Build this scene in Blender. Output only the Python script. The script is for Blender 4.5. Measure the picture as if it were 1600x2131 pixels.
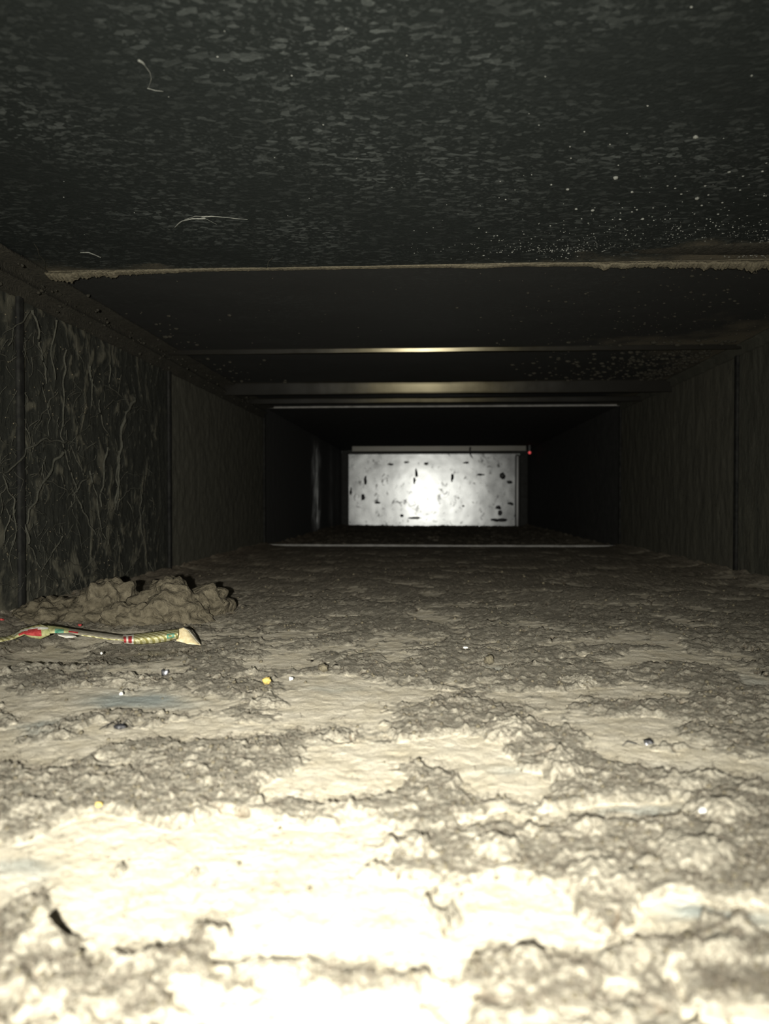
import bpy, math
import numpy as np
from mathutils import Vector, noise as mnoise

S = bpy.context.scene
for o in list(bpy.data.objects): bpy.data.objects.remove(o)
COL = S.collection

# ------------------------------------------------------------------ camera
EYE = Vector((0.0, 0.0, 0.107))
YAW, PITCH, FPX = math.radians(3.22), math.radians(-0.985), 1600.0
cd = bpy.data.cameras.new('camera'); cam = bpy.data.objects.new('camera', cd); COL.objects.link(cam)
cam.location = EYE
cam.rotation_euler = (math.pi/2 + PITCH, 0, YAW)
cd.sensor_fit = 'VERTICAL'; cd.sensor_height = 36.0; cd.lens = FPX/2131*36
cd.clip_start = 0.01; cd.clip_end = 50
cd.dof.use_dof = True; cd.dof.focus_distance = 0.62; cd.dof.aperture_fstop = 12
S.camera = cam

# ------------------------------------------------------------------ world, flash, exposure
w = bpy.data.worlds.new('world'); S.world = w; w.use_nodes = True
w.node_tree.nodes['Background'].inputs[0].default_value = (0.80, 0.85, 0.72, 1)
w.node_tree.nodes['Background'].inputs[1].default_value = 0.10
S.view_settings.view_transform = 'Standard'; S.view_settings.look = 'None'
S.view_settings.gamma = 1; S.view_settings.use_curve_mapping = False
S.view_settings.exposure = 0.0

# the phone's flash: a tiny lamp just left of and below the lens, with a beam that weakens off axis
ld = bpy.data.lights.new('phone_flash', 'POINT'); flash = bpy.data.objects.new('phone_flash', ld); COL.objects.link(flash)
flash.location = (-0.012, -0.055, 0.110)
flash.rotation_euler = (math.pi/2 + math.radians(-2.5), 0, YAW)
ld.energy = 35.0; ld.shadow_soft_size = 0.0025; ld.color = (1.0, 0.975, 0.885)
BEAM_POWER = 6.0
ld.use_nodes = True
nt = ld.node_tree; em = nt.nodes['Emission']
tc = nt.nodes.new('ShaderNodeTexCoord'); sx = nt.nodes.new('ShaderNodeSeparateXYZ')
nt.links.new(tc.outputs['Normal'], sx.inputs[0])
m1 = nt.nodes.new('ShaderNodeMath'); m1.operation = 'MULTIPLY'; m1.inputs[1].default_value = -1.0
m2 = nt.nodes.new('ShaderNodeMath'); m2.operation = 'MAXIMUM'; m2.inputs[1].default_value = 0.0
m3 = nt.nodes.new('ShaderNodeMath'); m3.operation = 'POWER'; m3.inputs[1].default_value = BEAM_POWER
nt.links.new(sx.outputs['Z'], m1.inputs[0]); nt.links.new(m1.outputs[0], m2.inputs[0])
nt.links.new(m2.outputs[0], m3.inputs[0]); nt.links.new(m3.outputs[0], em.inputs['Strength'])

# ------------------------------------------------------------------ measures (metres)
XL, XR, ZC, YE, Y0 = -0.373, 0.427, 0.3157, 3.33, -0.45
_f = Vector((-math.sin(YAW)*math.cos(PITCH), math.cos(YAW)*math.cos(PITCH), math.sin(PITCH)))
_r = Vector((math.cos(YAW), math.sin(YAW), 0)); _u = _r.cross(_f)
def ray(px, py): return _f*FPX + _r*(px-800) + _u*(1065.5-py)
def on_floor(px, py, z=0.0):
    d = ray(px, py); return EYE + d*((z-EYE.z)/d.z)
def on_ceiling(px, py, z=ZC):
    d = ray(px, py); return EYE + d*((z-EYE.z)/d.z)
def on_wall(px, py, x=XL):
    d = ray(px, py); return EYE + d*(x/d.x)
def on_plane(px, py, y):
    d = ray(px, py); return EYE + d*(y/d.y)

# ------------------------------------------------------------------ noise
_rng = np.random.default_rng(7)
_perm = _rng.permutation(512).astype(np.int64)
_ang = _rng.random(512)*2*np.pi
_gx, _gy = np.cos(_ang), np.sin(_ang)
def perlin(x, y):
    xi = np.floor(x).astype(np.int64); yi = np.floor(y).astype(np.int64)
    xf = x-xi; yf = y-yi
    u = xf*xf*xf*(xf*(xf*6-15)+10); v = yf*yf*yf*(yf*(yf*6-15)+10)
    def g(ix, iy, dx, dy):
        h = _perm[(_perm[ix & 511] + iy) & 511]
        return _gx[h]*dx + _gy[h]*dy
    a = g(xi, yi, xf, yf); b = g(xi+1, yi, xf-1, yf)
    c = g(xi, yi+1, xf, yf-1); d = g(xi+1, yi+1, xf-1, yf-1)
    return ((a+(b-a)*u)*(1-v) + (c+(d-c)*u)*v)*1.5
def fbm(x, y, s, octv=4, seed=0.0, gain=0.5, fn=None):
    t = 0.0; a = 1.0; n = 0.0; f = 1.0/s
    for k in range(octv):
        p = perlin(x*f+seed+k*17.3, y*f-seed*1.7+k*9.1)
        if fn == 'billow': p = np.abs(p)
        elif fn == 'ridge': p = 1-np.abs(p)*2
        t = t+a*p; n += a; a *= gain; f *= 2.03
    return t/n
def sstep(a, b, x):
    t = np.clip((x-a)/(b-a), 0, 1); return t*t*(3-2*t)

# ------------------------------------------------------------------ object helpers
def link(o, parent=None, label=None, cat=None, group=None, kind=None):
    COL.objects.link(o)
    if parent: o.parent = parent
    if label: o['label'] = label
    if cat: o['category'] = cat
    if group: o['group'] = group
    if kind: o['kind'] = kind
    return o
def empty(name, loc=(0, 0, 0), **k):
    o = bpy.data.objects.new(name, None); o.location = loc; o.empty_display_size = .02
    return link(o, **k)
def mesh(name, verts, faces, mat, smooth=True, attrs=None, **k):
    """faces: (n,4)/(n,3) array or list"""
    me = bpy.data.meshes.new(name)
    v = np.asarray(verts, dtype=np.float32)
    if isinstance(faces, np.ndarray):
        n, c = faces.shape
        me.vertices.add(len(v)); me.vertices.foreach_set('co', v.ravel())
        me.loops.add(n*c); me.loops.foreach_set('vertex_index', faces.astype(np.int32).ravel())
        me.polygons.add(n); me.polygons.foreach_set('loop_start', np.arange(n, dtype=np.int32)*c)
        me.update(calc_edges=True)
    else:
        me.from_pydata([tuple(map(float, p)) for p in v], [], faces); me.update()
    me.polygons.foreach_set('use_smooth', np.full(len(me.polygons), smooth))
    for an, av in (attrs or {}).items():
        a = me.attributes.new(an, 'FLOAT', 'POINT'); a.data.foreach_set('value', np.asarray(av, dtype=np.float32).ravel())
    for m in (mat if isinstance(mat, list) else [mat]): me.materials.append(m)
    return link(bpy.data.objects.new(name, me), **k)
def gridfaces(nr, nc, closed=False):
    i = np.arange(nr-1)[:, None]*nc; j = np.arange(nc if closed else nc-1)[None, :]
    a = i+j; b = i+(j+1) % nc
    return np.stack([a, b, b+nc, a+nc], -1).reshape(-1, 4)
def boxdata(x0, x1, y0, y1, z0, z1, bev=0.0):
    v = [(x, y, z) for z in (z0, z1) for y in (y0, y1) for x in (x0, x1)]
    f = [(0, 2, 3, 1), (4, 5, 7, 6), (0, 1, 5, 4), (2, 6, 7, 3), (0, 4, 6, 2), (1, 3, 7, 5)]
    return v, f
def box(name, x0, x1, y0, y1, z0, z1, mat, bev=0.0, **k):
    v, f = boxdata(x0, x1, y0, y1, z0, z1)
    o = mesh(name, v, f, mat, smooth=False, **k)
    if bev:
        b = o.modifiers.new('bevel', 'BEVEL'); b.width = bev; b.segments = 3; b.limit_method = 'NONE'
        o.data.polygons.foreach_set('use_smooth', [True]*6)
    return o
def sweep(name, prof, x0, x1, nx, mat, wob=None, **k):
    """profile (y,z) list extruded along X"""
    xs = np.linspace(x0, x1, nx); P = np.array(prof)
    V = np.zeros((nx, len(P), 3)); V[:, :, 0] = xs[:, None]; V[:, :, 1] = P[None, :, 0]; V[:, :, 2] = P[None, :, 1]
    if wob is not None: V = wob(V)
    return mesh(name, V.reshape(-1, 3), gridfaces(nx, len(P)), mat, **k)

# ------------------------------------------------------------------ materials
class NT:
    def __init__(s, name):
        s.m = bpy.data.materials.new(name); s.m.use_nodes = True; s.t = s.m.node_tree
        s.b = s.t.nodes['Principled BSDF']
    def n(s, typ, ins=None, **kw):
        nd = s.t.nodes.new('ShaderNode'+typ)
        for a, v in kw.items(): setattr(nd, a, v)
        for a, v in (ins or {}).items():
            if isinstance(v, bpy.types.NodeSocket): s.t.links.new(v, nd.inputs[a])
            else: nd.inputs[a].default_value = v
        return nd
    def set(s, **kw):
        for a, v in kw.items():
            a = a.replace('_', ' ')
            if isinstance(v, bpy.types.NodeSocket): s.t.links.new(v, s.b.inputs[a])
            else: s.b.inputs[a].default_value = v
    def co(s, scale=(1, 1, 1)):
        tc = s.n('TexCoord'); return s.n('Mapping', {'Vector': tc.outputs['Object'], 'Scale': scale}).outputs[0]
    def noise(s, vec, scale, detail=4, rough=.55, dist=0):
        return s.n('TexNoise', {'Vector': vec, 'Scale': scale, 'Detail': detail, 'Roughness': rough, 'Distortion': dist}).outputs['Fac']
    def ramp(s, fac, *stops):
        r = s.n('ValToRGB', {'Fac': fac}); e = r.color_ramp.elements
        while len(e) < len(stops): e.new(.5)
        for i, (p, c) in enumerate(stops):
            e[i].position = p; e[i].color = (*c, 1) if isinstance(c, (tuple, list)) else (c, c, c, 1)
        return r.outputs['Color']
    def mix(s, f, a, b, typ='MIX'):
        m = s.n('Mix', data_type='RGBA', blend_type=typ)
        for i, v in ((0, f), (6, a), (7, b)):
            if isinstance(v, bpy.types.NodeSocket): s.t.links.new(v, m.inputs[i])
            elif i: m.inputs[i].default_value = (*v, 1) if isinstance(v, (tuple, list)) else (v, v, v, 1)
            else: m.inputs[0].default_value = v
        return m.outputs[2]
    def math(s, op, a, b=0.0):
        m = s.n('Math', {0: a, 1: b}, operation=op); return m.outputs[0]
    def attr(s, name): return s.n('Attribute', attribute_name=name).outputs['Fac']
    def bump(s, h, strength, dist, normal=None):
        d = {'Height': h, 'Strength': strength, 'Distance': dist}
        if normal is not None: d['Normal'] = normal
        return s.n('Bump', d).outputs[0]

def mat_dust():
    t = NT('settled_dust'); c = t.co()
    n1 = t.noise(c, 60, 5); n2 = t.noise(c, 420, 4, .65); n3 = t.noise(c, 1500, 3, .7)
    pale = t.mix(t.ramp(n1, (.3, 0.0), (.7, 1.0)), (.60, .535, .40), (.76, .70, .57))
    lint = t.mix(t.ramp(n2, (.30, 0.0), (.70, 1.0)), (.165, .147, .112), (.42, .39, .315))
    cl = t.attr('clump')
    e = t.math('ADD', cl, t.math('MULTIPLY', t.math('SUBTRACT', n2, .5), .55))
    col = t.mix(t.ramp(e, (.10, 0.0), (.50, 1.0)), pale, lint)
    col = t.mix(t.attr('bare'), col, (.32, .37, .36))
    sp = t.ramp(n3, (.30, 0.55), (.48, 1.0))
    col = t.mix(.75, col, sp, 'MULTIPLY')
    # warm rust-brown tint drifting through the far dirt, and shade painted into cracks
    col = t.mix(t.attr('earth_and_shade'), col, (.135, .095, .058))
    h = t.math('ADD', t.math('MULTIPLY', n2, 1.0), t.math('MULTIPLY', n3, .45))
    t.set(Base_Color=col, Roughness=.95, Normal=t.bump(h, .8, .0014))
    t.b.inputs['Specular IOR Level'].default_value = .15
    return t.m
def mat_plain(name, a, b, scale=300, rough=.9, metal=0, bump=.5, dist=.001, spec=.2):
    t = NT(name); c = t.co(); n = t.noise(c, scale, 5, .6)
    t.set(Base_Color=t.mix(t.ramp(n, (.3, 0.0), (.7, 1.0)), a, b), Roughness=rough, Metallic=metal,
          Normal=t.bump(n, bump, dist))
    t.b.inputs['Specular IOR Level'].default_value = spec
    return t.m
def mat_spangle(name, base=(.021, .0255, .0240), dusty=1.0, cell=280, flake=1.0):
    """galvanised sheet gone black: crystal glints from the flash are painted as lighter flakes"""
    t = NT(name); c = t.co()
    w_ = t.noise(c, 90, 3)
    v = t.n('TexVoronoi', {'Vector': t.n('Mapping', {'Vector': c, 'Scale': (.75, 1.25, 1)}).outputs[0], 'Scale': cell})
    v2 = t.n('TexVoronoi', {'Vector': c, 'Scale': cell*2.1})
    sep = t.n('SeparateColor', {0: v.outputs['Color']}); sep2 = t.n('SeparateColor', {0: v2.outputs['Color']})
    k = t.ramp(sep.outputs[0], (.74, 0.0), (1.0, 1.0)); k2 = t.ramp(sep2.outputs[1], (.72, 0.0), (1.0, 1.0))
    big = t.ramp(t.noise(c, 9, 3), (.35, .15), (.70, 1.0))
    kk = t.mix(1.0, t.mix(.5, k, k2, 'ADD'), big, 'MULTIPLY')
    col = t.mix(t.math('MULTIPLY', kk, .85*flake), base, (.120, .133, .126))  # flash glints of the crystals put into the colour
    dust = t.attr('dust')
    dn = t.noise(c, 500, 4, .7)
    de = t.math('ADD', dust, t.math('MULTIPLY', t.math('SUBTRACT', dn, .5), t.math('MULTIPLY', dust, 1.8)))
    col = t.mix(t.ramp(de, (.25, 0.0), (.75, 1.0)), col, (.165, .145, .105))
    h = t.math('ADD', t.math('MULTIPLY', sep.outputs[1], .5), t.noise(c, 380, 3))
    t.set(Base_Color=col, Roughness=.62, Metallic=.15, Normal=t.bump(h, .35*dusty, .0012))
    t.b.inputs['Specular IOR Level'].default_value = .35
    return t.m
def mat_wall(name, a, b, streak=1.0):
    t = NT(name); c = t.co(); cs = t.co((1, 9, 1.1))
    n = t.noise(cs, 14, 5, .65); n2 = t.noise(c, 260, 4, .65); n3 = t.noise(t.co((1, 6, 1)), 60, 4, .6)
    col = t.mix(t.ramp(n, (.32, 0.0), (.68, 1.0)), a, b)
    col = t.mix(t.ramp(n3, (.30, 1.0), (.42, 0.0)), col, tuple(x*.55 for x in a))
    d = t.attr('dust')
    de = t.math('ADD', d, t.math('MULTIPLY', t.math('SUBTRACT', n2, .5), .5))
    col = t.mix(t.ramp(de, (.3, 0.0), (.9, 1.0)), col, (.118, .112, .084))
    t.set(Base_Color=col, Roughness=.85, Normal=t.bump(n2, .6, .0012))
    t.b.inputs['Specular IOR Level'].default_value = .2
    return t.m
def mat_metal(name, col, rough, spots=0.0, bmp=.05, metal=1.0, dusty=None):
    t = NT(name); c = t.co()
    n = t.noise(c, 22, 5, .6); n2 = t.noise(c, 120, 3, .6)
    cc = t.mix(t.ramp(n, (.3, 0.0), (.7, 1.0)), tuple(x*.8 for x in col), col)
    if spots:
        s = t.noise(t.co((1, 1, .8)), 38, 5, .68, .6)
        cc = t.mix(t.ramp(s, (.33, spots), (.43, 0.0)), cc, (.06, .06, .06))  # blotches paint smudges and dark reflections into the sheet's colour
    if dusty:                     # dust has settled on the outer stretches of the fold
        sp = t.n('SeparateXYZ', {0: c}); ax = t.math('ABSOLUTE', t.math('SUBTRACT', sp.outputs[0], .01))
        k = t.ramp(t.math('ADD', ax, t.math('MULTIPLY', n2, .06)), (.13, 0.0), (.30, 1.0))
        cc = t.mix(k, cc, dusty); metal = t.math('SUBTRACT', 1.0, k); 
    t.set(Base_Color=cc, Metallic=metal, Roughness=t.math('ADD', t.math('MULTIPLY', n, .12), rough-.06),
          Normal=t.bump(n2, bmp, .0008))
    return t.m

M_DUST = mat_dust()
M_CEIL = mat_spangle('black_spangled_sheet')
M_CEIL2 = mat_spangle('dark_smooth_sheet', base=(.042, .043, .041), dusty=.5, cell=300, flake=.25)
M_WALLL = mat_wall('grimy_left_sheet', (.022, .0235, .020), (.045, .046, .037))
M_WALLR = mat_wall('grimy_right_sheet', (.060, .060, .047), (.085, .084, .066))
M_WALLF = mat_wall('dusty_far_sheet', (.072, .070, .055), (.112, .108, .084))
M_DARK = mat_plain('dark_far_sheet', (.05, .05, .047), (.08, .08, .075), 60, .8)
M_END = mat_metal('bright_end_sheet', (.43, .44, .445), .27, spots=.9)
M_LIP = mat_metal('dull_folded_edge', (.030, .0265, .0175), .22, bmp=0, dusty=(.013, .012, .0095))
M_LIPB = mat_metal('bright_folded_edge', (.15, .145, .13), .42)
def mat_farl():
    t = NT('smeared_far_sheet'); c = t.co(); n = t.noise(t.co((1, 6, 1)), 10, 5, .7)
    k = t.math('MULTIPLY', t.attr('dust'), t.ramp(n, (.40, 0.0), (.60, 1.0)))
    t.set(Base_Color=t.mix(k, (.05, .05, .047), (.22, .22, .21)), Metallic=k, Roughness=t.mix(k, .8, .26))
    return t.m
M_FARL = mat_farl()
M_TAR = mat_plain('dark_joint', (.008, .008, .008), (.03, .03, .026), 90, .8)
M_EDGE = mat_metal('bright_rounded_fold', (.6, .6, .6), .5)
M_LIPC = mat_plain('pale_frame_edge', (.19, .185, .17), (.33, .32, .30), 60, .5)
M_SHEET = mat_plain('floor_sheet', (.09, .09, .085), (.16, .16, .15), 80, .6)
M_GRIME = mat_plain('caked_grime', (.085, .075, .052), (.20, .175, .12), 420, .95, bump=.8, dist=.002)
M_GRIMED = mat_plain('dark_caked_grime', (.025, .024, .018), (.062, .057, .044), 380, .95, bump=.8, dist=.002)
M_WEB = mat_plain('dusty_web', (.050, .050, .040), (.095, .093, .073), 500, .9)
M_WEBW = mat_plain('pale_web', (.16, .165, .145), (.30, .305, .27), 500, .8)
M_SPECK = mat_plain('pale_speck', (.18, .185, .165), (.34, .345, .31), 600, .8)
M_CLOD = mat_plain('dirt_clod', (.080, .068, .046), (.19, .165, .115), 160, .97, bump=1.0, dist=.004)
M_FIBRE = mat_plain('lint_fibre', (.06, .05, .04), (.22, .19, .145), 900, .9)
M_WHITE = mat_plain('white_crumb', (.75, .74, .68), (.9, .9, .85), 700, .5)
M_YELLOW = mat_plain('yellow_crumb', (.55, .40, .10), (.75, .58, .2), 700, .6)
M_BLACK = mat_plain('black_bit', (.012, .012, .013), (.04, .04, .045), 700, .35, spec=.6)
M_FOIL = mat_plain('foil_bit', (.55, .56, .62), (.85, .86, .9), 700, .3, metal=.8)

# ------------------------------------------------------------------ floor dust field
# (centre px, centre py, half width px, half height px, strength) measured on the photograph, laid on the floor plane
PALE = [(250,1450,190,32,1.3),(110,1392,70,9,.8),(130,1485,110,22,1.0),(700,1428,130,22,1.2),(640,1470,230,28,1.1),
 (1010,1392,60,11,1.0),(1200,1437,110,15,1.1),(1562,1408,55,20,1.2),(870,1345,110,7,.6),(600,1322,160,6,.6),(1250,1332,90,6,.5),
 (480,1512,150,20,.9),(60,1562,75,20,1.0),(210,1590,110,14,.8),(960,1556,120,26,1.2),(1320,1512,190,17,1.1),(1050,1606,110,36,1.5),
 (1285,1580,60,26,1.2),(1500,1606,130,25,1.2),(710,1600,170,40,1.3),(600,1640,70,30,1.3),(820,1545,120,22,.8),(130,1745,190,55,1.7),
 (480,1750,310,60,1.8),(760,1740,170,30,1.0),(1050,1712,120,24,1.5),(1320,1692,110,22,1.3),(440,1860,330,80,1.9),(700,1900,280,95,2.0),
 (1100,1900,140,60,1.9),(1470,1915,150,45,1.7),(900,2010,110,70,1.5),(290,1930,120,60,1.3),(60,1800,90,40,1.3),(1300,1980,120,40,1.2),
 (700,2010,140,40,.9),(1250,2060,60,30,1.0),(60,2070,60,40,.8),(420,2070,80,30,.9),(1450,2090,120,25,1.0),(620,2100,110,30,.8),(1080,2110,80,25,.9),(930,2110,60,30,.8),(220,2100,70,20,.8)]
LINT = [(868,1770,72,46,1.8),(1030,1790,100,50,1.8),(1240,1850,125,62,1.9),(1460,1810,130,65,1.8),(1110,2020,98,45,1.8),(1172,1608,66,50,1.9),(1065,1530,78,35,1.5),(560,2015,190,42,1.7),(430,1948,55,22,1.4),(940,1905,34,55,2.2),(850,2080,120,30,1.2),(1228,1737,55,28,1.5),(600,2090,120,22,1.0),
 (890,1640,62,48,1.4),(990,1690,150,26,1.3),(760,1805,120,34,1.4),(350,1655,300,60,.9),
 (80,1690,120,50,1.2),(650,1690,110,28,1.1),(1185,1405,90,22,1.2),(980,1395,110,12,.5),(1440,1400,120,24,1.0),(1400,1628,150,28,1.2),
 (130,2010,190,90,1.5),(1480,2040,160,40,1.3),(60,1880,60,80,1.3),(300,1495,230,16,.8),(520,1445,90,26,1.0),
 (400,1420,150,16,1.0),(130,1420,130,22,1.1),(150,1610,170,16,.5),(930,1470,120,20,.9),(1400,1470,190,18,1.1),(740,1540,230,18,.8),
 (560,1590,90,26,.9),(820,1665,120,22,.9),(500,1690,150,24,.8),(450,1810,40,18,.7),(680,1575,60,10,.6),(330,1560,90,14,.7),(1560,1680,70,40,1.3),(1350,1560,60,10,.8),(1180,1540,70,20,.9),(440,1560,180,20,.8),(800,1395,300,12,.8),
 (300,2110,130,30,1.0),(760,2080,120,35,1.1),(1570,1990,60,40,1.0),(1380,2100,60,25,.9),(520,1480,100,16,.8),(700,1400,80,14,.6)]
BARE = [(290,1452,110,17,.85),(90,1505,70,14,.6),(1520,1925,90,28,.8),(1340,1686,80,14,.5),(40,1790,70,28,.55),(1060,1596,60,16,.35),(1010,1392,50,8,.5),(1560,1412,45,12,.35),(690,1432,60,8,.3)]
def _gauss(lst):
    out = []
    for px, py, rx, ry, s in lst:
        c = on_floor(px, py); a = on_floor(px+rx, py); b = on_floor(px, py-ry); b2 = on_floor(px, py+ry)
        out.append((c.x, (b.y+b2.y)/2, abs(a.x-c.x), abs(b.y-b2.y)/2, s))
    return out
GP, GL, GB = _gauss(PALE), _gauss(LINT), _gauss(BARE)
GWR = _gauss([(210, 1350, 230, 26, 1.0)])
def _sum(lst, X, Y, p=2):
    t = np.zeros_like(X)
    for cx, cy, rx, ry, s in lst:
        q = ((X-cx)/rx)**2 + ((Y-cy)/ry)**2
        t = t + s*np.exp(-(q**(p/2)))
    return t
def crack(X, Y):
    # short cracks wandering down to the right across the crust
    a = X*.82+Y*.42; b = -X*.35+Y*.75
    r = 1-np.abs(fbm(a*.8, b*1.3, .030, 3, 200., .55))*1.0
    g = sstep(.05, .30, fbm(X, Y, .022, 3, 210.))
    w_ = .030+.02*np.clip(.35-Y, 0, 1)
    return sstep(1-w_, 1-w_*.35, r)*g
def fields(X, Y):
    wx = X+fbm(X, Y, .03, 3, 3.1)*.014; wy = Y+fbm(X, Y, .03, 3, 8.7)*.018
    far = sstep(.42, .75, Y)
    base = fbm(wx, wy*.9, .055, 4, 1.3, .55)*2.2
    s = base + .10 + far*.42 + 1.25*_sum(GL, wx, wy) - 1.25*_sum(GP, wx, wy)
    # scattered small tufts even on the smooth parts
    tuft = sstep(.30, .62, fbm(X, Y, .016, 3, 21.0)*1.6)*.5
    m = sstep(-.30, .58, s + tuft*.45 + .8*fbm(X, Y, .010, 4, 25., .6))
    bare = np.clip(_sum(GB, wx, wy, 3), 0, 1)*(1-m)
    puff = .55*fbm(wx, wy, .022, 4, 5.5, .5, 'billow')+.25*(.5+fbm(wx, wy, .020, 4, 5.8, .55))
    fine = .35+.5*fbm(X, Y, .0070, 5, 9.9, .62)+.35*fbm(X, Y, .0040, 3, 9.2, .6, 'billow')
    pit = fbm(X, Y, .0075, 3, 14.2)
    edge = sstep(.45, 1.35, m)
    amp = (1-.50*sstep(.22, .50, Y))
    h = edge*(.0004+.0066*puff*amp)+m*(.0021*fine)*(.35+.65*amp)+(1-m)*.0007*fbm(X, Y, .009, 3, 31.)
    h = h+m*np.clip(pit-.10, 0, 1)*.0042
    ck = crack(X, Y)*sstep(.05, .4, m)
    h = h-ck*.0035
    h = h+.0030*fbm(X, Y, .16, 2, 40.)-.0012
    h = h*(1-.85*sstep(1.55, 1.70, Y)*(Y < 1.74)) - .0055*_sum(GWR, X, Y, 4)
    h = h-.0075*sstep(1.735, 1.78, Y)+sstep(1.75, 1.9, Y)*(.004*fbm(X, Y, .05, 3, 50.)-.004+.012*np.abs(fbm(X, Y, .045, 4, 51., .6)))
    # gathers a little in the corners
    e = np.minimum(X-XL, XR-X); h = h+.010*np.exp(-np.clip(e, 0, 1)/.02)*(.6+puff)
    earth_and_shade = np.clip(sstep(.55, 1.25, Y)*.35+.25*np.exp(-np.clip(X-XL, 0, 1)/.12)*sstep(.45, .6, Y), 0, .6)
    earth_and_shade = np.maximum(earth_and_shade, ck*.9)  # carved cracks are also coloured dark, standing in for their deep shade
    return h, m, bare, earth_and_shade
def hz(x, y):
    return float(fields(np.array([float(x)]), np.array([float(y)]))[0][0])

rows = []
ypx = np.arange(2240, 1112, -1.45)
yy = [on_floor(890, p).y for p in ypx]
yy = [y for y in yy if y < 1.72]
yy = list(np.linspace(Y0, yy[0]-.003, 40))+yy+list(np.linspace(1.723, YE+.01, 110))
yy = np.array(yy); NC = 1000
u = np.linspace(-1, 1, NC)
X = np.zeros((len(yy), NC)); Yg = np.repeat(yy[:, None], NC, 1)
for i, y in enumerate(yy):
    yv = max(y, .14)
    cl_ = max(XL, -yv*.056-yv*.53); cr = min(XR, -yv*.056+yv*.53)
    t = np.empty(NC)
    k = .86
    mid = np.abs(u) <= k
    t[mid] = cl_+(u[mid]+k)/(2*k)*(cr-cl_)
    lo = u < -k; t[lo] = XL+(u[lo]+1)/(1-k)*(cl_-XL)
    hi = u > k; t[hi] = cr+(u[hi]-k)/(1-k)*(XR-cr)
    X[i] = t
H, Mk, Br, Er = fields(X, Yg)
V = np.stack([X, Yg, H], -1).reshape(-1, 3)

# ------------------------------------------------------------------ setting: duct shell
flo = box('floor', XL-.01, XR+.01, Y0, YE+.03, -.030, -.022, M_SHEET, kind='structure', label='sheet metal floor of the duct under the dust')
mesh('dust_layer', V, gridfaces(len(yy), NC), M_DUST, attrs={'clump': Mk, 'bare': Br, 'earth_and_shade': Er}, kind='stuff',
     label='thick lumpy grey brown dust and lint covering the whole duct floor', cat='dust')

def panel_grid(name, origin, du, dv, nu, nv, disp, dust, mat, parent, nrm):
    """thin sheet with real dents: origin + u*du + v*dv, displaced along nrm"""
    U, W = np.meshgrid(np.linspace(0, 1, nu), np.linspace(0, 1, nv))
    o, a, b, n_ = (np.array(q, float) for q in (origin, du, dv, nrm))
    P = o+U[..., None]*a+W[..., None]*b
    A, B = U*np.linalg.norm(a), W*np.linalg.norm(b)
    d = disp(P); P = P+n_*d[..., None]
    return mesh(name, P.reshape(-1, 3), gridfaces(nv, nu), mat, attrs={'dust': dust(P)}, parent=parent)

JOINTS = [Y0, .690, 1.065, 1.370, 1.730, YE]
ceil = box('ceiling', XL-.01, XR+.01, Y0, YE+.03, ZC+.004, ZC+.010, M_DARK, kind='structure', label='black sheet metal ceiling of the duct')
def ceil_dust(P):
    x, y = P[..., 0], P[..., 1]
    n = fbm(x, y, .05, 4, 60.)
    right = sstep(.02, .36, x)
    near = np.exp(-np.clip(.690-y, 0, 9)/(.012+.055*right))*(y < .70)*(.25+.75*right+.35*sstep(-.15, -.3, x))
    corner = np.exp(-np.clip(XR-x, 0, 9)/.05)*.8*sstep(.5, .8, y)+np.exp(-np.clip(x-XL, 0, 9)/.020)*.7
    c2 = sstep(.10, .36, x)*np.exp(-np.abs(y-1.06)/.05)*.8
    return np.clip(near+corner+c2+n*.5*(near+corner+c2 > .12), 0, 1)
def ceil_disp(P):
    return -(.0010*fbm(P[..., 0], P[..., 1], .12, 3, 70.)+.0012*ceil_dust(P)*np.abs(fbm(P[..., 0], P[..., 1], .006, 3, 71.)))
for k in range(5):
    a, b = JOINTS[k]+.0004, JOINTS[k+1]-.0004
    panel_grid('ceiling_panel', (XL, a, ZC), (XR-XL, 0, 0), (0, b-a, 0), 260, int(60+200*(b-a if k < 3 else .3)),
               ceil_disp, ceil_dust, M_CEIL if k == 0 else (M_CEIL2 if k < 4 else M_DARK), ceil, (0, 0, 1))

# side walls: base sheet plus joined panels
WJ = [Y0, .690, 1.095, 1.730, YE]
wl = box('wall_left', XL-.010, XL-.004, Y0, YE+.03, -.03, ZC+.01, M_DARK, kind='structure', label='grimy left side wall of the duct')
wr = box('wall_right', XR+.004, XR+.010, Y0, YE+.03, -.03, ZC+.01, M_DARK, kind='structure', label='dark streaked right side wall of the duct')
def wdl(P):
    y, z = P[..., 1], P[..., 2]
    wz, wy_ = z+.03*fbm(y, z, .08, 3, 80.), y+.03*fbm(y, z, .08, 3, 83.)
    r = fbm(wy_*1.5, wz*.8, .075, 4, 85., .55, 'ridge')
    r2 = fbm(y*1.4, z*.8, .032, 4, 86., .6, 'ridge')
    web = np.maximum(sstep(.52, .88, r), .8*sstep(.60, .92, r2))
    blot = sstep(-.05, .5, fbm(y, z*.7, .12, 4, 88.))
    fade = 1-sstep(1.0, 1.12, y)
    low = sstep(.10, .0, z)*.3
    return np.clip((web*.85+blot*.18+low)*(.15+.85*fade), 0, 1)
def farstreak(P):
    y = P[..., 1]+.05*fbm(P[..., 1], P[..., 2], .08, 3, 99.)
    return np.exp(-((y-2.56)/.10)**2)+.35*np.exp(-((y-2.95)/.09)**2)+.30*sstep(3.0, 3.2, y)
def wdr(P):
    y, z = P[..., 1], P[..., 2]
    return np.clip(.25+.5*fbm(y*3, z*.6, .10, 4, 90.)+.15*fbm(y, z, .01, 3, 92.), 0, .6)
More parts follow.
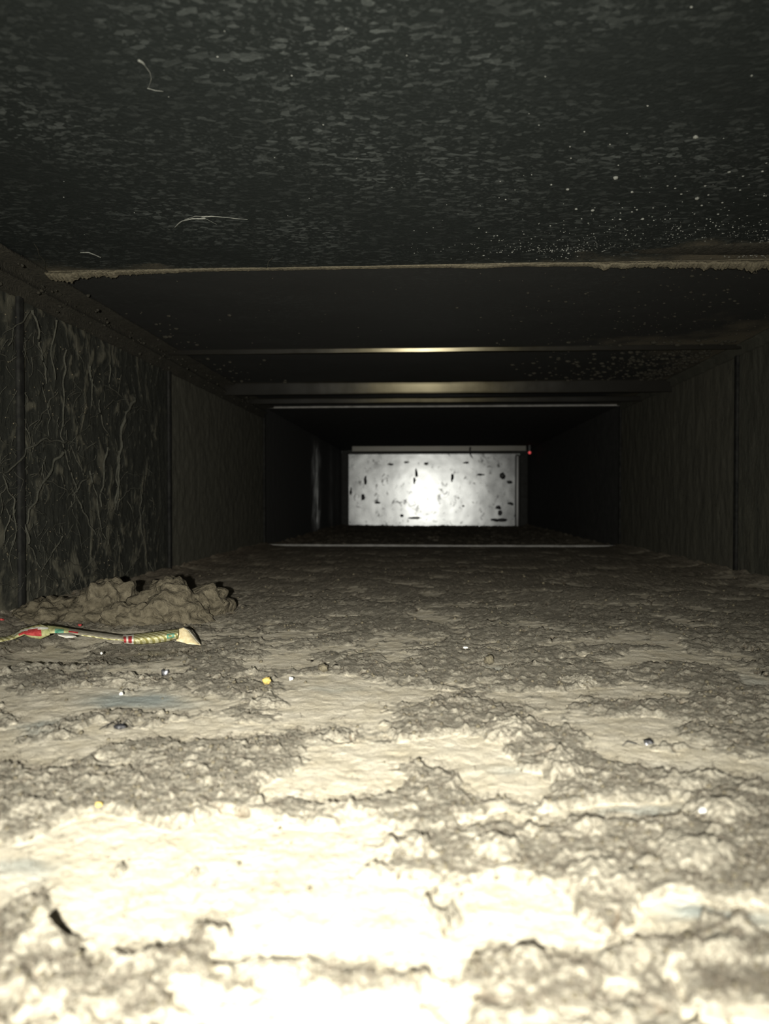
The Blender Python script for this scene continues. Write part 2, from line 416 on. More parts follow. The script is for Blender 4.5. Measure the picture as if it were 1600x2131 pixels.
for k in range(4):
    a, b = WJ[k]+.0015, WJ[k+1]-.0015
    nu, nv = (420, 260) if k == 1 else ((240, 160) if k < 3 else (80, 60))
    panel_grid('wall_panel', (XL, a, -.028), (0, b-a, 0), (0, 0, ZC+.028), nu+(k == 3)*160, nv,
               lambda P: wdl(P)*.0012+.0012*fbm(P[..., 1], P[..., 2], .02, 4, 95.), wdl if k < 3 else farstreak, M_WALLL if k < 2 else (M_WALLF if k < 3 else M_FARL), wl, (1, 0, 0))
    panel_grid('wall_panel', (XR, a, -.028), (0, b-a, 0), (0, 0, ZC+.028), nu, nv,
               lambda P: .0016*fbm(P[..., 1]*2, P[..., 2], .05, 4, 97.)+.001*wdr(P), wdr, M_WALLR if k < 2 else (M_WALLF if k < 3 else M_DARK), wr, (-1, 0, 0))

# the bright end sheet closing the duct
def end_panel():
    x0, x1, z0, z1 = -.343, .385, -.026, .300
    nx, nz = 160, 80
    U, W = np.meshgrid(np.linspace(0, 1, nx), np.linspace(0, 1, nz))
    x = x0+U*(x1-x0); z = z0+W*(z1-z0)
    y = YE+.0004*np.sin((x-.02)*19)+.0005*fbm(x, z, .12, 3, 100.)
    return x, y, z, nx, nz
x, y, z, nx, nz = end_panel()
wb = mesh('wall_back', np.stack([x, y, z], -1).reshape(-1, 3), gridfaces(nz, nx), M_END, kind='structure',
          label='shiny bare metal sheet closing the far end of the duct')
box('edge_strip', .372, .392, YE-.030, YE-.008, -.026, .296, M_EDGE, bev=.008, parent=wb, label='rounded bright fold along the right edge')
box('edge_strip', .394, .4265, YE-.020, YE+.004, -.026, .300, M_DARK, bev=.003, parent=wb)
box('edge_strip', XL+.0005, -.3435, YE-.030, YE+.004, -.026, .300, M_DARK, bev=.003, parent=wb, label='dark fold along the left edge')
box('edge_strip', XL+.0005, .4265, YE-.004, YE+.008, .3003, ZC-.0005, M_DARK, parent=wb)
# black smudges and scratches stuck on the end sheet: small flakes of rust and tar
def blob_mesh(r, sq=(1, 1, 1), seed=0, n=2, rough=.35, lo=None):
    import bmesh
    bm = bmesh.new(); bmesh.ops.create_icosphere(bm, subdivisions=n, radius=1)
    for v in bm.verts:
        d = 1+rough*mnoise.noise(v.co*1.6+Vector((seed*3.1, seed*1.7, 5)))+rough*.5*mnoise.noise(v.co*4.1+Vector((seed, 2, 3)))
        v.co = Vector((v.co.x*sq[0], v.co.y*sq[1], v.co.z*sq[2]))*r*d
    vs = [tuple(v.co) for v in bm.verts]; fs = [tuple(v.index for v in f.verts) for f in bm.faces]
    bm.free(); return vs, fs
def merge(parts):
    V_, F_ = [], []
    for vs, fs in parts:
        o = len(V_); V_ += vs; F_ += [tuple(i+o for i in f) for f in fs]
    return V_, F_
def shift(d, p): return [(v[0]+p[0], v[1]+p[1], v[2]+p[2]) for v in d[0]], d[1]
SM = [(866,984,3,10),(862,1000,2,7),(941,993,3,8),(760,1000,3,8),(846,962,5,2),(812,966,7,2),(887,965,4,3),(1046,990,6,7),(1060,1003,5,3),(970,963,6,2),
      (1037,1056,6,4),(1040,1068,4,6),(1074,1073,4,5),(1030,1082,8,3),(1062,1048,7,3),(1076,1036,3,9),(836,1073,4,3),(786,1046,6,2),(755,1035,4,6),(730,1022,2,8),(964,1053,3,2),(1045,1082,12,3),(862,1078,14,2),(1000,988,8,2)]
parts = []
for i, (px, py, rx, rz) in enumerate(SM):
    p = on_plane(px, py, YE-.005); s_ = YE/1600
    parts.append(shift(blob_mesh(1, (rx*s_, .003, rz*s_), i, 2, .7), p))
v_, f_ = merge(parts)
mesh('tar_flake', v_, f_, M_BLACK, parent=wb, kind='stuff', label='small black flakes stuck on the bright sheet')

# ------------------------------------------------------------------ folded seams (trim)
def drop(V_, amp, seed, at=None):
    x = V_[:, :, 0]; V_[:, :, 2] += amp*fbm(x, x*0+seed, .09, 4, seed)
    return V_
def lip(name, y, h, mat, x0=XL+.001, x1=XR-.001, tilt=.0, label=None, back=.010, nx=300, amp=.0006, seed=1., r=.0012, zt=None):
    zt = zt or ZC+.0008; zb = zt-h
    prof = [(y-.0005, zt), (y, zt-.0006)]
    for q in np.linspace(.15, .85, 5): prof.append((y+tilt*q, zt-h*q))
    for a in np.linspace(0, math.pi, 7):
        prof.append((y+tilt+r-r*math.cos(a), zb-r*math.sin(a)))
    prof += [(y+tilt+2*r, zt-h*.5), (y+tilt+2*r, zt)]
    return sweep(name, prof, x0, x1, nx, mat, wob=lambda V_: drop(V_, amp, seed), kind='structure', label=label)
t1 = lip('trim_1', .690, .0026, M_GRIME, label='first dust caked seam across the ceiling, nearest the viewer', seed=2., r=.0006)
t2 = lip('trim_2', 1.065, .0065, M_LIP, tilt=.0012, label='second ceiling seam with a warm glint at its middle', seed=3.)
t3 = lip('trim_3', 1.370, .0215, M_LIP, tilt=.004, label='broad hanging metal band across the ceiling, warm glint in its middle', seed=4.)
t4 = lip('trim_4', 1.560, .0100, M_LIP, tilt=.002, label='narrow ceiling fold just behind the broad hanging band', seed=5., zt=ZC-.0035)
t5 = lip('trim_5', 1.724, .0032, M_LIPC, zt=ZC-.0002, label='thin bright edge along the top of the far frame', seed=6., r=.0008, amp=.0002)
t6 = lip('trim_6', 3.05, .0205, M_LIPB, x0=-.300, x1=.385, label='bright metal strip hanging just before the end sheet', seed=7.)
# far frame: thin rails at the bottom and the sides
def rail(name, x0, x1, label):
    prof = [(1.722+.0015-.0015*math.cos(a), .0005+.0022*math.sin(a)) for a in np.linspace(0, math.pi, 9)]
    prof = [(p[0], p[1]+.0018) for p in prof]
    prof = [(1.722, -.02)]+prof+[(1.725, -.02)]
    return sweep(name, prof, x0, x1, 120, M_LIPC, wob=lambda V_: drop(V_, .0008, 11.), kind='structure', label=label)
rail('trim_7', XL+.001, XR-.001, 'thin bright edge along the floor at the far frame')
for s_, xx, nm, la in ((1, XL, 'trim_8', 'left upright of the far frame'), (-1, XR, 'trim_9', 'right upright of the far frame')):
    a, b = sorted((xx+s_*.0005, xx+s_*.005))
    box(nm, a, b, 1.724, 1.733, -.02, ZC-.001, M_TAR, bev=.0015, kind='structure', label=la)
# upright joint folds on the walls
for nm, xx, s_, yj, la, mt in (('trim_10', XL, 1, 1.095, 'upright dark joint on the left wall', M_TAR), ('trim_11', XR, -1, 1.095, 'upright dark joint on the right wall', M_TAR),
                       ('trim_12', XL, 1, .690, 'nearest upright joint on the left wall', M_TAR), ('trim_13', XR, -1, .690, 'nearest upright joint on the right wall', M_WALLR)):
    a, b = sorted((xx+s_*.0003, xx+s_*.0045))
    box(nm, a, b, yj-.013, yj-.003, -.02, ZC-.001, mt, bev=.0018, kind='structure', label=la)
# folded flange running along the upper left corner, and a lesser one at the right
def flange(name, xw, s_, prof, mat, label, y1=1.72):
    ys = np.linspace(Y0, y1, 420); P = np.array(prof)
    V_ = np.zeros((len(ys), len(P), 3)); V_[:, :, 1] = ys[:, None]
    V_[:, :, 0] = xw+s_*P[None, :, 0]; V_[:, :, 2] = ZC-P[None, :, 1]
    n_ = fbm(ys, ys*0+3, .05, 4, 120.)*.0022
    k = (P[:, 0]*P[:, 1] > 1e-6).astype(float)
    V_[:, :, 0] += s_*n_[:, None]*k*.6; V_[:, :, 2] -= n_[:, None]*k
    return mesh(name, V_.reshape(-1, 3), gridfaces(len(ys), len(P)), mat, kind='structure', label=label)
flange('trim_14', XL, 1, [(.0005, .0005), (.026, .0006), (.026, .0035), (.008, .0045), (.0075, .013), (.0105, .0135), (.0105, .0155), (.005, .018), (.005, .026), (.0005, .027)],
       M_GRIMED, 'dusty folded flange along the upper left corner')
flange('trim_15', XR, -1, [(.0005, .0005), (.012, .0006), (.012, .003), (.005, .004), (.005, .012), (.0005, .013)],
       M_WALLR, 'thin folded flange along the upper right corner')

# ------------------------------------------------------------------ caked dust hanging off the first seam
def ragged():
    nx = 1100; xs = np.linspace(XL+.026, XR-.014, nx)
    left = sstep(-.19, -.33, xs); right = sstep(.05, .34, xs)
    th = .0012+.0042*left+.0065*right+.0016*np.exp(-((xs-.045)/.02)**2)
    nz_ = np.abs(fbm(xs, xs*0+1, .026, 6, 130., .72))
    th = th+(nz_*.011-.0015)*(left+right+.12)+.0035*np.exp(-((xs-.155)/.004)**2)
    n = 9; V_ = np.zeros((nx, n, 3)); q = np.linspace(0, 1, n)
    V_[:, :, 0] = xs[:, None]; V_[:, :, 2] = (ZC-.0012)-th[:, None]*q[None, :]
    V_[:, :, 1] = .6885-.0045*np.sin(q*math.pi)[None, :]*(.4+left+right)[:, None]+.0012*fbm(V_[:, :, 0], V_[:, :, 2], .004, 3, 133.)
    V_[:, -1, 1] += .003
    return mesh('seam_crust', V_.reshape(-1, 3), gridfaces(nx, n), M_GRIME, kind='stuff', cat='dust',
                label='ragged crust of pale brown dust hanging along the first ceiling seam')
ragged()
# second rounded roll of dust on the right, in front of the seam
def roll():
    nx = 500; xs = np.linspace(.10, XR-.014, nx); g = sstep(.09, .30, xs)
    ang = np.linspace(0, math.pi, 12); V_ = np.zeros((nx, 12, 3))
    r_ = .0035+.0055*g; yc = .664-.004*g
    V_[:, :, 0] = xs[:, None]
    V_[:, :, 1] = yc[:, None]-np.cos(ang)[None, :]*(r_*1.8)[:, None]
    V_[:, :, 2] = ZC+.0005-np.sin(ang)[None, :]*(r_*.33*g+.0003)[:, None]
    V_[:, :, 2] -= np.sin(ang)[None, :]*.0022*g[:, None]*np.abs(fbm(V_[:, :, 0], V_[:, :, 1], .012, 4, 140.))
    mesh('dust_roll', V_.reshape(-1, 3), gridfaces(nx, 12), M_GRIMED, kind='stuff', cat='dust', label='rolled bank of brown dust above the first ceiling seam at the right')
roll()

# ------------------------------------------------------------------ specks on the ceiling
BIG = [(1447,284,9),(1281,369,9),(1181,393,6),(1147,384,4),(1517,357,6),(1315,399,5),(1389,386,4),(1405,391,4),(1467,386,5),(1450,412,7),(1474,405,4),(1233,437,6),(1337,455,6),
 (1325,436,4),(1394,455,3),(1503,421,4),(1540,395,4),(1546,366,4),(1564,157,4),(1269,300,3),(1186,305,3),(1188,329,3),(1224,464,3),(1348,467,3),(1173,483,3),(1445,445,3),(1494,445,4),(1012,483,3),(1291,443,3),(1460,427,4)]
SPL = {2: 'pale blob left of the tufted one on the black ceiling', 3: 'leftmost small slanting dust blob of the cluster on the black ceiling', 4: 'pale round blob highest in the cluster near the right edge, under the largest blob', 9: 'wide flattish pale blob in the middle of the right ceiling cluster',
 11: 'pale blob low in the left half of the ceiling cluster, above the first seam', 12: 'bright pale blob lowest of the larger ones, closest to the first seam', 18: 'pale speck high at the right edge of the ceiling, alone above the cluster'}
bl = [blob_mesh(1, (1, .9, .62), s, 2, .35) for s in range(4)]
blob_me = []
for k, (vs, fs) in enumerate(bl):
    me = bpy.data.meshes.new('dust_speck'); me.from_pydata(vs, [], fs); me.materials.append(M_SPECK)
    me.polygons.foreach_set('use_smooth', [True]*len(fs)); blob_me.append(me)
for i, (px, py, r) in enumerate(BIG):
    p = on_ceiling(px, py); R_ = r*p.y/1600*.62
    o = bpy.data.objects.new('dust_speck', blob_me[i % 4]); o.location = (p.x, p.y, ZC-R_*.25); o.scale = (R_,)*3; o.rotation_euler = (0, 0, i*1.3)
    if i in SPL:
        la = SPL[i]; link(o, label=la, cat='dust blob', group='pale dust blobs on the ceiling')
    elif i < 2:
        la = ['largest pale dust blob high on the black ceiling at the right', 'pale tufted dust blob on the black ceiling, left of the cluster at the right'][i]
        link(o, label=la, cat='dust blob', group='pale dust blobs on the ceiling')
    else:
        link(o, label='small pale dust blob clinging to the black ceiling before the first seam', cat='dust blob', group='small pale dust blobs on the ceiling')
rs = np.random.default_rng(5)
parts = []
tiny = blob_mesh(1, (1, .9, .6), 3, 1, .3)
def add_speck(x, y, r, z=ZC):
    if x > XR-.014 or x < XL+.03: return
    parts.append(([(v[0]*r+x, v[1]*r+y, z-r*.2+v[2]*r) for v in tiny[0]], tiny[1]))
for k in range(1800):                                 # before the seam, thickening towards it and to the right
    x = rs.beta(3.2, 1.5)*.56-.12; y = .686-rs.exponential(.055); 
    if y < .25 or rs.random() > sstep(-.05, .33, x)+.06: continue
    add_speck(x, y, .00035+.0005*rs.random()**3+.0004*(rs.random() < .08))
for k in range(1500):                                 # finest grains against the seam
    x = rs.beta(2.2, 1.2)*.45-.03; y = .660-rs.exponential(.018); add_speck(x, y, .0003+.0005*rs.random()**2)
for k in range(70): add_speck(rs.uniform(-.3, .4), rs.uniform(.3, .68), .0003+.0003*rs.random())
v_, f_ = merge(parts)
mesh('fine_specks', v_, f_, M_SPECK, kind='stuff', cat='dust', label='fine pale dust grains sprinkled on the ceiling before the first seam')
parts = []
for k in range(330):
    x = .02+rs.beta(2.5, 1.6)*.40; y = rs.uniform(.70, 1.05); add_speck(x, y, .0007+.0018*rs.random()**3)
for k in range(30): add_speck(rs.uniform(-.33, .0), rs.uniform(.72, 1.05), .0006+.0008*rs.random())
v_, f_ = merge(parts)
mesh('grime_specks', v_, f_, M_GRIMED, kind='stuff', cat='dust', label='brownish dust nodules hanging on the ceiling between the first two seams')
parts = []
for k in range(620):
    x = XR-.02-rs.exponential(.075); y = rs.uniform(1.03, 1.40)
    if x < .10: continue
    add_speck(x, y, .0010+.0040*rs.random()**2)
for k in range(60):
    x = XL+.03+rs.exponential(.035); y = rs.uniform(.85, 1.45)
    if x > -.2: continue
    add_speck(x, y, .0015+.0035*rs.random()**2)
v_, f_ = merge(parts)
mesh('corner_grime', v_, f_, M_GRIMED, kind='stuff', cat='dust', label='clotted dark brown dust in the far upper corners of the ceiling')

# ------------------------------------------------------------------ strands
def tube(pts, r0, r1=None, sides=5, sub=5, jit=0.0, seed=0):
    r1 = r0 if r1 is None else r1
    P = [Vector(p) for p in pts]; out = []
    for i in range(len(P)-1):
        for s in range(sub): out.append(P[i].lerp(P[i+1], s/sub))
    out.append(P[-1])
    if jit:
        out = [p+mnoise.noise_vector(p*60+Vector((seed, 0, 0)))*jit for p in out]
    V_, F_ = [], []
    n = len(out)
    for i, p in enumerate(out):
        d = (out[min(i+1, n-1)]-out[max(i-1, 0)]).normalized()
        a = d.orthogonal().normalized() if abs(d.z) > .9 else d.cross(Vector((0, 0, 1))).normalized(); b = d.cross(a)
        t = i/(n-1); r = (r0+(r1-r0)*t)*(1+.5*mnoise.noise(p*150+Vector((seed, 3, 0)))+(.35*mnoise.noise(p*500)))
        for k in range(sides):
            q = 2*math.pi*k/sides; V_.append(tuple(p+(a*math.cos(q)+b*math.sin(q))*max(r, r0*.15)))
    for i in range(n-1):
        for k in range(sides):
            k2 = (k+1) % sides; F_.append((i*sides+k, i*sides+k2, (i+1)*sides+k2, (i+1)*sides+k))
    return V_, F_
def wallpts(pts, off=.004): return [on_wall(px, py, XL+off) for px, py in pts]
STR = [([(137,725),(134,800),(130,870),(135,922)],1.3),([(62,645),(32,690),(18,718)],1.2),([(70,648),(80,715),(98,765),(100,800)],1.7),([(115,670),(113,735),(110,790)],1.2),
 ([(138,918),(95,915),(55,935),(28,972),(2,985)],1.6),([(132,940),(108,978),(88,1008),(68,1048),(54,1090)],2.0),([(120,815),(98,850),(70,895)],.9),([(185,760),(190,800),(192,845)],1.3),
 ([(190,790),(203,815)],1.0),([(228,762),(228,800),(262,832)],.9),([(280,828),(262,855),(255,905),(245,985),(238,1050)],2.2),([(222,930),(216,1000),(210,1055)],1.5),
 ([(135,925),(148,985),(160,1022)],1.1),([(155,1030),(172,1000),(197,983)],1.2),([(98,1003),(128,1012),(160,1030)],.8),([(150,930),(165,960),(176,990)],1.2),
 ([(250,940),(243,1000),(240,1060)],1.2),([(30,880),(55,890),(60,925)],.8),([(3,990),(30,1040),(35,1100),(20,1170)],1.3),([(54,1090),(60,1130),(80,1160),(88,1180)],1.4),
 ([(160,1035),(175,1070),(195,1110)],1.3),([(240,1060),(262,1020),(290,1015),(297,1120)],.9),([(130,1120),(110,1150),(85,1190)],1.1),([(205,830),(215,880),(228,905)],1.0),
 ([(20,1075),(5,1130)],1.2),([(190,980),(205,1040),(215,1120)],1.2),([(170,820),(152,845)],.7),([(262,832),(235,835),(212,850)],.9),([(92,800),(105,870),(100,905)],.9)]
web = empty('cobweb', tuple(on_wall(150, 960)), label='dusty grey cobweb strands spread over the near left wall', cat='cobweb')
wloc = web.location
def addpart(name, d, mat, parent, **k):
    L = parent.location
    return mesh(name, [(v[0]-L.x, v[1]-L.y, v[2]-L.z) for v in d[0]], d[1], mat, parent=parent, **k)
for i, (pts, r) in enumerate(STR):
    P = wallpts(pts, .0045); dist = sum(p.y for p in P)/len(P)
    rr = r*1.25*dist/1600
    addpart('strand', tube(P, rr*1.35, rr*.8, 5, 9, .004, i), M_WEB, web)
# fine random threads between them
parts = []
for i in range(260):
    px, py = rs.uniform(0, 320), rs.uniform(660, 1230)
    if py < 640+px*.5: continue
    a = rs.normal(math.pi/2, .9); L_ = rs.uniform(15, 60)
    c2 = (px+math.cos(a)*L_*.5+rs.uniform(-8, 8), py+math.sin(a)*L_*.5); e = (px+math.cos(a)*L_, py+math.sin(a)*L_)
    P = wallpts([(max(px, 0), py), (max(c2[0], 0), c2[1]), (max(e[0], 0), e[1])], .0035)
    parts.append(tube(P, .00025+.0004*rs.random(), .0002, 4, 5, .0045, i))
d = merge(parts); addpart('fine_threads', d, M_WEB, web, kind='stuff')
parts = []
for i in range(420):
    p = on_wall(rs.uniform(5, 250), rs.uniform(640, 1220), XL+.0025)
    parts.append(shift(blob_mesh(.0003+.0007*rs.random()**3, (1, 1, 1), i % 9, 1, .5), p))
d = merge(parts); addpart('web_dust', d, M_GRIME, web, kind='stuff')
# ceiling threads, each a web of its own
cob = empty('cobweb', tuple(on_ceiling(420, 455)), label='pale wispy cobweb thread on the ceiling before the left half of the first seam', cat='cobweb')
def cpts(pts, off=.001): return [on_ceiling(px, py, ZC-off) for px, py in pts]
addpart('strand', tube(cpts([(362,473),(378,461),(400,454),(425,453)]), .00045, .0005, 5, 8, .0015, 1), M_WEBW, cob)
addpart('strand', tube(cpts([(420,452),(440,451),(475,454),(515,457)]), .0004, .00012, 5, 8, .0008, 2), M_WEBW, cob)
addpart('strand', tube(cpts([(423,453),(440,462),(452,468)]), .0002, .0001, 4, 6, .0008, 3), M_WEBW, cob)
addpart('strand', tube(cpts([(385,458),(405,450),(430,449)]), .0002, .0002, 4, 8, .0012, 4), M_WEBW, cob)
cob2 = empty('cobweb', tuple(on_ceiling(293, 130)), label='tiny pale web tuft with a hanging thread near the top left of the ceiling', cat='cobweb')
addpart('strand', tube(cpts([(288,126),(296,130),(300,134)]), .0006, .0004, 5, 5, .0008, 5), M_WEBW, cob2)
addpart('strand', tube(cpts([(300,134),(312,152),(315,165),(310,185)]), .00018, .00012, 4, 6, .0006, 6), M_WEBW, cob2)
addpart('strand', tube(cpts([(308,185),(325,190),(340,191)]), .00025, .00012, 4, 6, .0006, 6), M_WEBW, cob2)
cob3 = empty('cobweb', tuple(on_ceiling(80, 530)), label='thin web thread rising from the left end of the first seam', cat='cobweb')
addpart('strand', tube(cpts([(72,508),(82,530),(92,545),(98,570)]), .0005, .0002, 5, 6, .001, 7), M_WEB, cob3)
cob4 = empty('cobweb', tuple(on_ceiling(200, 530)), label='short dotted web wisp on the ceiling above the left end of the first seam', cat='cobweb')
addpart('strand', tube(cpts([(168,526),(185,526),(200,531),(208,535)]), .0004, .0006, 5, 6, .001, 8), M_WEBW, cob4)
cob5 = empty('cobweb', tuple(on_ceiling(560, 545)), label='small web wisp touching the first seam left of the middle', cat='cobweb')
addpart('strand', tube(cpts([(568,532),(560,545),(552,560)]), .0003, .0004, 5, 6, .001, 9), M_WEB, cob5)
# crumbs along the left flange
parts = []
for k in range(230):
    y = rs.uniform(.62, 1.6); x = XL+.004+abs(rs.normal(0, .012)); z = ZC-.004-abs(rs.normal(0, .012)); r = .0006+.0020*rs.random()**2
    parts.append(shift(blob_mesh(r, (1, 1, .8), k % 7, 1, .5), (x, y, z)))
d = merge(parts); mesh('flange_crumbs', d[0], d[1], M_GRIMED, kind='stuff', cat='dust', label='crumbly dust clinging along the folded flange of the upper left corner')

# ------------------------------------------------------------------ big lint clumps lying in the dust
def clump(px, py, rx, ry, hgt, label, seed, mat=M_DUST, name='lint_clump', cat='dust clump', group=None, earth_and_shade=0.0, res=150, ymul=1.0, cl=1.0):
    c = on_floor(px, py); a = on_floor(px+rx, py); b1 = on_floor(px, py-ry); b2 = on_floor(px, py+ry)
    RX = abs(a.x-c.x); RY = abs(b1.y-b2.y)/2*ymul; cy = (b1.y+b2.y)/2
    g = np.linspace(-1.25, 1.25, res); U, W = np.meshgrid(g, g)
    x = c.x+U*RX; y = cy+W*RY
    nn = fbm(U, W, .9, 4, seed*7.7, .6)*.75
    t = 1-np.sqrt(U*U+W*W)+nn*.8
    h0 = fields(x, y)[0]
    prof = sstep(-.02, .55, t)*(.55+.45*sstep(.2, 1, t))
    puff = fbm(x, y, .011, 4, seed*3.3+50, .6, 'billow'); fine = .35+fbm(x, y, .0060, 5, seed+9, .62)
    z = h0-.003+prof*(hgt*(.24+.42*puff)+.003)+prof*.0014*fine-crack(x, y)*.0025*prof
    keep = t > -.06
    idx = -np.ones(t.shape, int); F = gridfaces(res, res); kf = keep.reshape(-1)[F].all(1); F = F[kf]
    used = np.unique(F); remap = -np.ones(res*res, int); remap[used] = np.arange(len(used)); F = remap[F]
    V_ = np.stack([x-c.x, y-cy, z], -1).reshape(-1, 3)[used]
    cm = np.clip(.55+prof, 0, 1).reshape(-1)[used]*cl
    o = mesh(name, V_, F, mat, attrs={'clump': cm, 'bare': cm*0, 'earth_and_shade': (crack(x, y).reshape(-1)[used])*.9+earth_and_shade}, label=label, cat=cat, group=group)  # crack shade painted into the clump colour as well
    o.location = (c.x, cy, 0)
    return o
CL = [(1172,1605,62,46,.0085,'steep grey lint clump with a dark crack on its right, right of the centre'),
 (1062,1530,75,34,.0075,'lint clump split by dark cracks, behind the steep clump'),
 (868,1768,60,44,.0080,'round fluffy lint clump at the middle of the foreground'),
 (1022,1775,85,46,.0085,'fluffy pale lint clump right of the middle foreground clump'),
 (1250,1850,115,62,.0090,'wide sloping lint clump in the right foreground'),
 (1455,1800,120,62,.0090,'dark grey lint clump beside the right edge of the foreground'),
 (1228,1735,48,26,.0060,'small curled lint clump above the wide right foreground clump'),
 (940,1905,30,52,.0070,'narrow upright lint tuft standing on the white middle foreground'),
 (1110,2015,88,44,.0060,'low arched lint clump at the bottom right of the middle'),
 (560,2015,170,38,.0055,'long low lint clump at the bottom left of the middle'),
 (240,1800,30,26,.0050,'small upright lint tuft on the bright left foreground'),
 (402,1800,22,15,.0035,'tiny lint tuft on the bright foreground right of the small upright one'),
 (430,1948,52,20,.0040,'small flat lint tuft above the long low clump'),
 (260,1862,18,12,.0030,'tiny lint dot below the small upright tuft on the left'),
 (95,1960,90,55,.0080,'high lint clump at the left edge of the foreground'),
 (290,2010,90,45,.0060,'lint clump with a dark upper edge at the bottom left'),
 (1500,2010,110,45,.0060,'lint clump at the bottom right corner'),
 (1500,1700,100,34,.0070,'broad lint clump by the right edge under the white sliver'),
 (255,1415,130,22,.0050,'dark lint mound before the bluish bare patch'),
 (60,1390,68,26,.0090,'tall grey lint mound at the left edge below the wrapper'),
 (1205,1415,60,18,.0060,'small grey lint mound with dark cracks beyond the centre right'),
 (560,1460,60,22,.0065,'brownish lint lump right of the bluish bare patch'),
 (70,1690,95,34,.0070,'grey lint mound at the left edge of the middle ground'),
 (700,1690,120,26,.0050,'low ragged lint ridge left of the middle'),
 (1440,1640,110,22,.0055,'long low lint ridge beside the black and silver fragment')]
for i, (px, py, rx, ry, h_, la) in enumerate(CL):
    clump(px, py, rx, ry, h_, la, i+1.0, res=130)

# ------------------------------------------------------------------ dirt clods by the left wall
def clod(px, py, w_, h_, dep, label, seed, tone=0):
    p = on_floor(px, py); s_ = p.y/1600
    vs, fs = blob_mesh(1, (w_*s_, dep, h_*s_), seed, 5, .42)
    V_ = []
    for v in vs:
        q = Vector(v); n = q.normalized()
        k = 1+.13*mnoise.turbulence(n*3.0+Vector((seed, 0, 0)), 4, False)+.055*mnoise.turbulence(n*11+Vector((seed, 0, 0)), 3, False)
        q = q*k
        V_.append((q.x, q.y, max(q.z, -.012)))
    o = mesh('dirt_clod', V_, fs, M_CLOD, label=label, cat='dirt clod'); o.location = (p.x, p.y+dep*.5, hz(p.x, p.y)-.001)
    return o
clod(205, 1287, 78, 72, .035, 'taller brown dirt clod behind the wrapper, against the left wall', 3)
clod(352, 1290, 100, 80, .040, 'largest rounded brown dirt clod behind the right end of the wrapper', 5)
clod(90, 1292, 62, 46, .032, 'low reddish brown dirt clod in the corner of the left wall', 8)
clod(270, 1300, 70, 42, .020, 'low brown dirt clod in front, between the two larger clods', 11)
clod(425, 1278, 40, 42, .022, 'dark cracked shoulder of dirt at the right of the largest clod', 14)

# ------------------------------------------------------------------ printed wrapper
def mat_wrap(name, a, b, pattern=None, rough=.38):
    t = NT(name); c = t.co(); n = t.noise(c, 350, 4)
    col = t.mix(t.ramp(n, (.35, 0.0), (.65, 1.0)), a, b)
    if pattern == 'net':
        wv = t.n('TexWave', {'Vector': c, 'Scale': 125, 'Distortion': .6}, wave_type='BANDS', bands_direction='DIAGONAL').outputs['Fac']
        wv2 = t.n('TexWave', {'Vector': t.n('Mapping', {'Vector': c, 'Scale': (-1, 1, 1)}).outputs[0], 'Scale': 110, 'Distortion': .6}, wave_type='BANDS', bands_direction='DIAGONAL').outputs['Fac']
        col = t.mix(t.ramp(wv, (.25, 1.0), (.5, 0.0)), col, (.30, .27, .09))
        col = t.mix(t.ramp(wv2, (.2, .6), (.45, 0.0)), col, (.30, .28, .12))
    t.set(Base_Color=col, Roughness=rough, Normal=t.bump(n, .4, .0012))
    return t.m
WY = mat_wrap('wrapper_yellow', (.60, .56, .29), (.76, .74, .50), 'net')
WG = mat_wrap('wrapper_olive', (.34, .36, .15), (.55, .53, .28))
WR = mat_wrap('wrapper_red', (.36, .030, .035), (.50, .075, .07))
WGR = mat_wrap('wrapper_green', (.06, .25, .15), (.22, .42, .30))
WW = mat_wrap('wrapper_white', (.80, .76, .62), (.92, .90, .82))
WGY = mat_wrap('wrapper_dusty', (.22, .20, .15), (.36, .33, .25), rough=.8)
WO = mat_wrap('wrapper_inner', (.62, .50, .28), (.80, .70, .46))
wp = on_floor(210, 1345); YW = wp.y
wrap = empty('printed_wrapper', (wp.x, YW, hz(wp.x, YW)+.002), label='crumpled yellow wrapper strip with red and green print, lying by the left wall', cat='wrapper')
def wpt(px, py, dy=0.0): return on_plane(px, py, YW+dy)
def strip(name, top, bot, mat, bulge=.006, crinkle=.0012, seed=0, nv=12, sub=14, label=None, dy=0.0, pick=None, dt=.010):
    """sheet between an upper and a lower edge (pixel lines at the wrapper's own distance), bulging towards the viewer; the top edge lies back"""
    n = len(top); T, B = [], []
    for i in range(n-1):
        for s in range(sub):
            f = s/sub
            T.append((top[i][0]+(top[i+1][0]-top[i][0])*f, top[i][1]+(top[i+1][1]-top[i][1])*f))
            B.append((bot[i][0]+(bot[i+1][0]-bot[i][0])*f, bot[i][1]+(bot[i+1][1]-bot[i][1])*f))
    T.append(top[-1]); B.append(bot[-1])
    V_ = []; N = len(T)
    for i in range(N):
        for j in range(nv):
            q = j/(nv-1); px = T[i][0]+(B[i][0]-T[i][0])*q; py = T[i][1]+(B[i][1]-T[i][1])*q
            p = wpt(px, py, dy+dt*(1-q)-bulge*math.sin(math.pi*q))
            p = p+Vector((0, 1, 0))*crinkle*(mnoise.noise(Vector((p.x*130+seed, p.z*130, 0)))+.5*mnoise.noise(Vector((p.x*420, p.z*420, seed))))
            V_.append(tuple(p))
    F = gridfaces(N, nv); L = wrap.location
    V_ = [(v[0]-L.x, v[1]-L.y, v[2]-L.z) for v in V_]
    o = mesh(name, V_, F, mat, parent=wrap, label=label)
    if pick is not None:
        o.data.polygons.foreach_set('material_index', [pick(k//(nv-1)/(N-1), (k % (nv-1))/(nv-1)) for k in range(len(F))])
    sd = o.modifiers.new('thick', 'SOLIDIFY'); sd.thickness = .0004
    return o
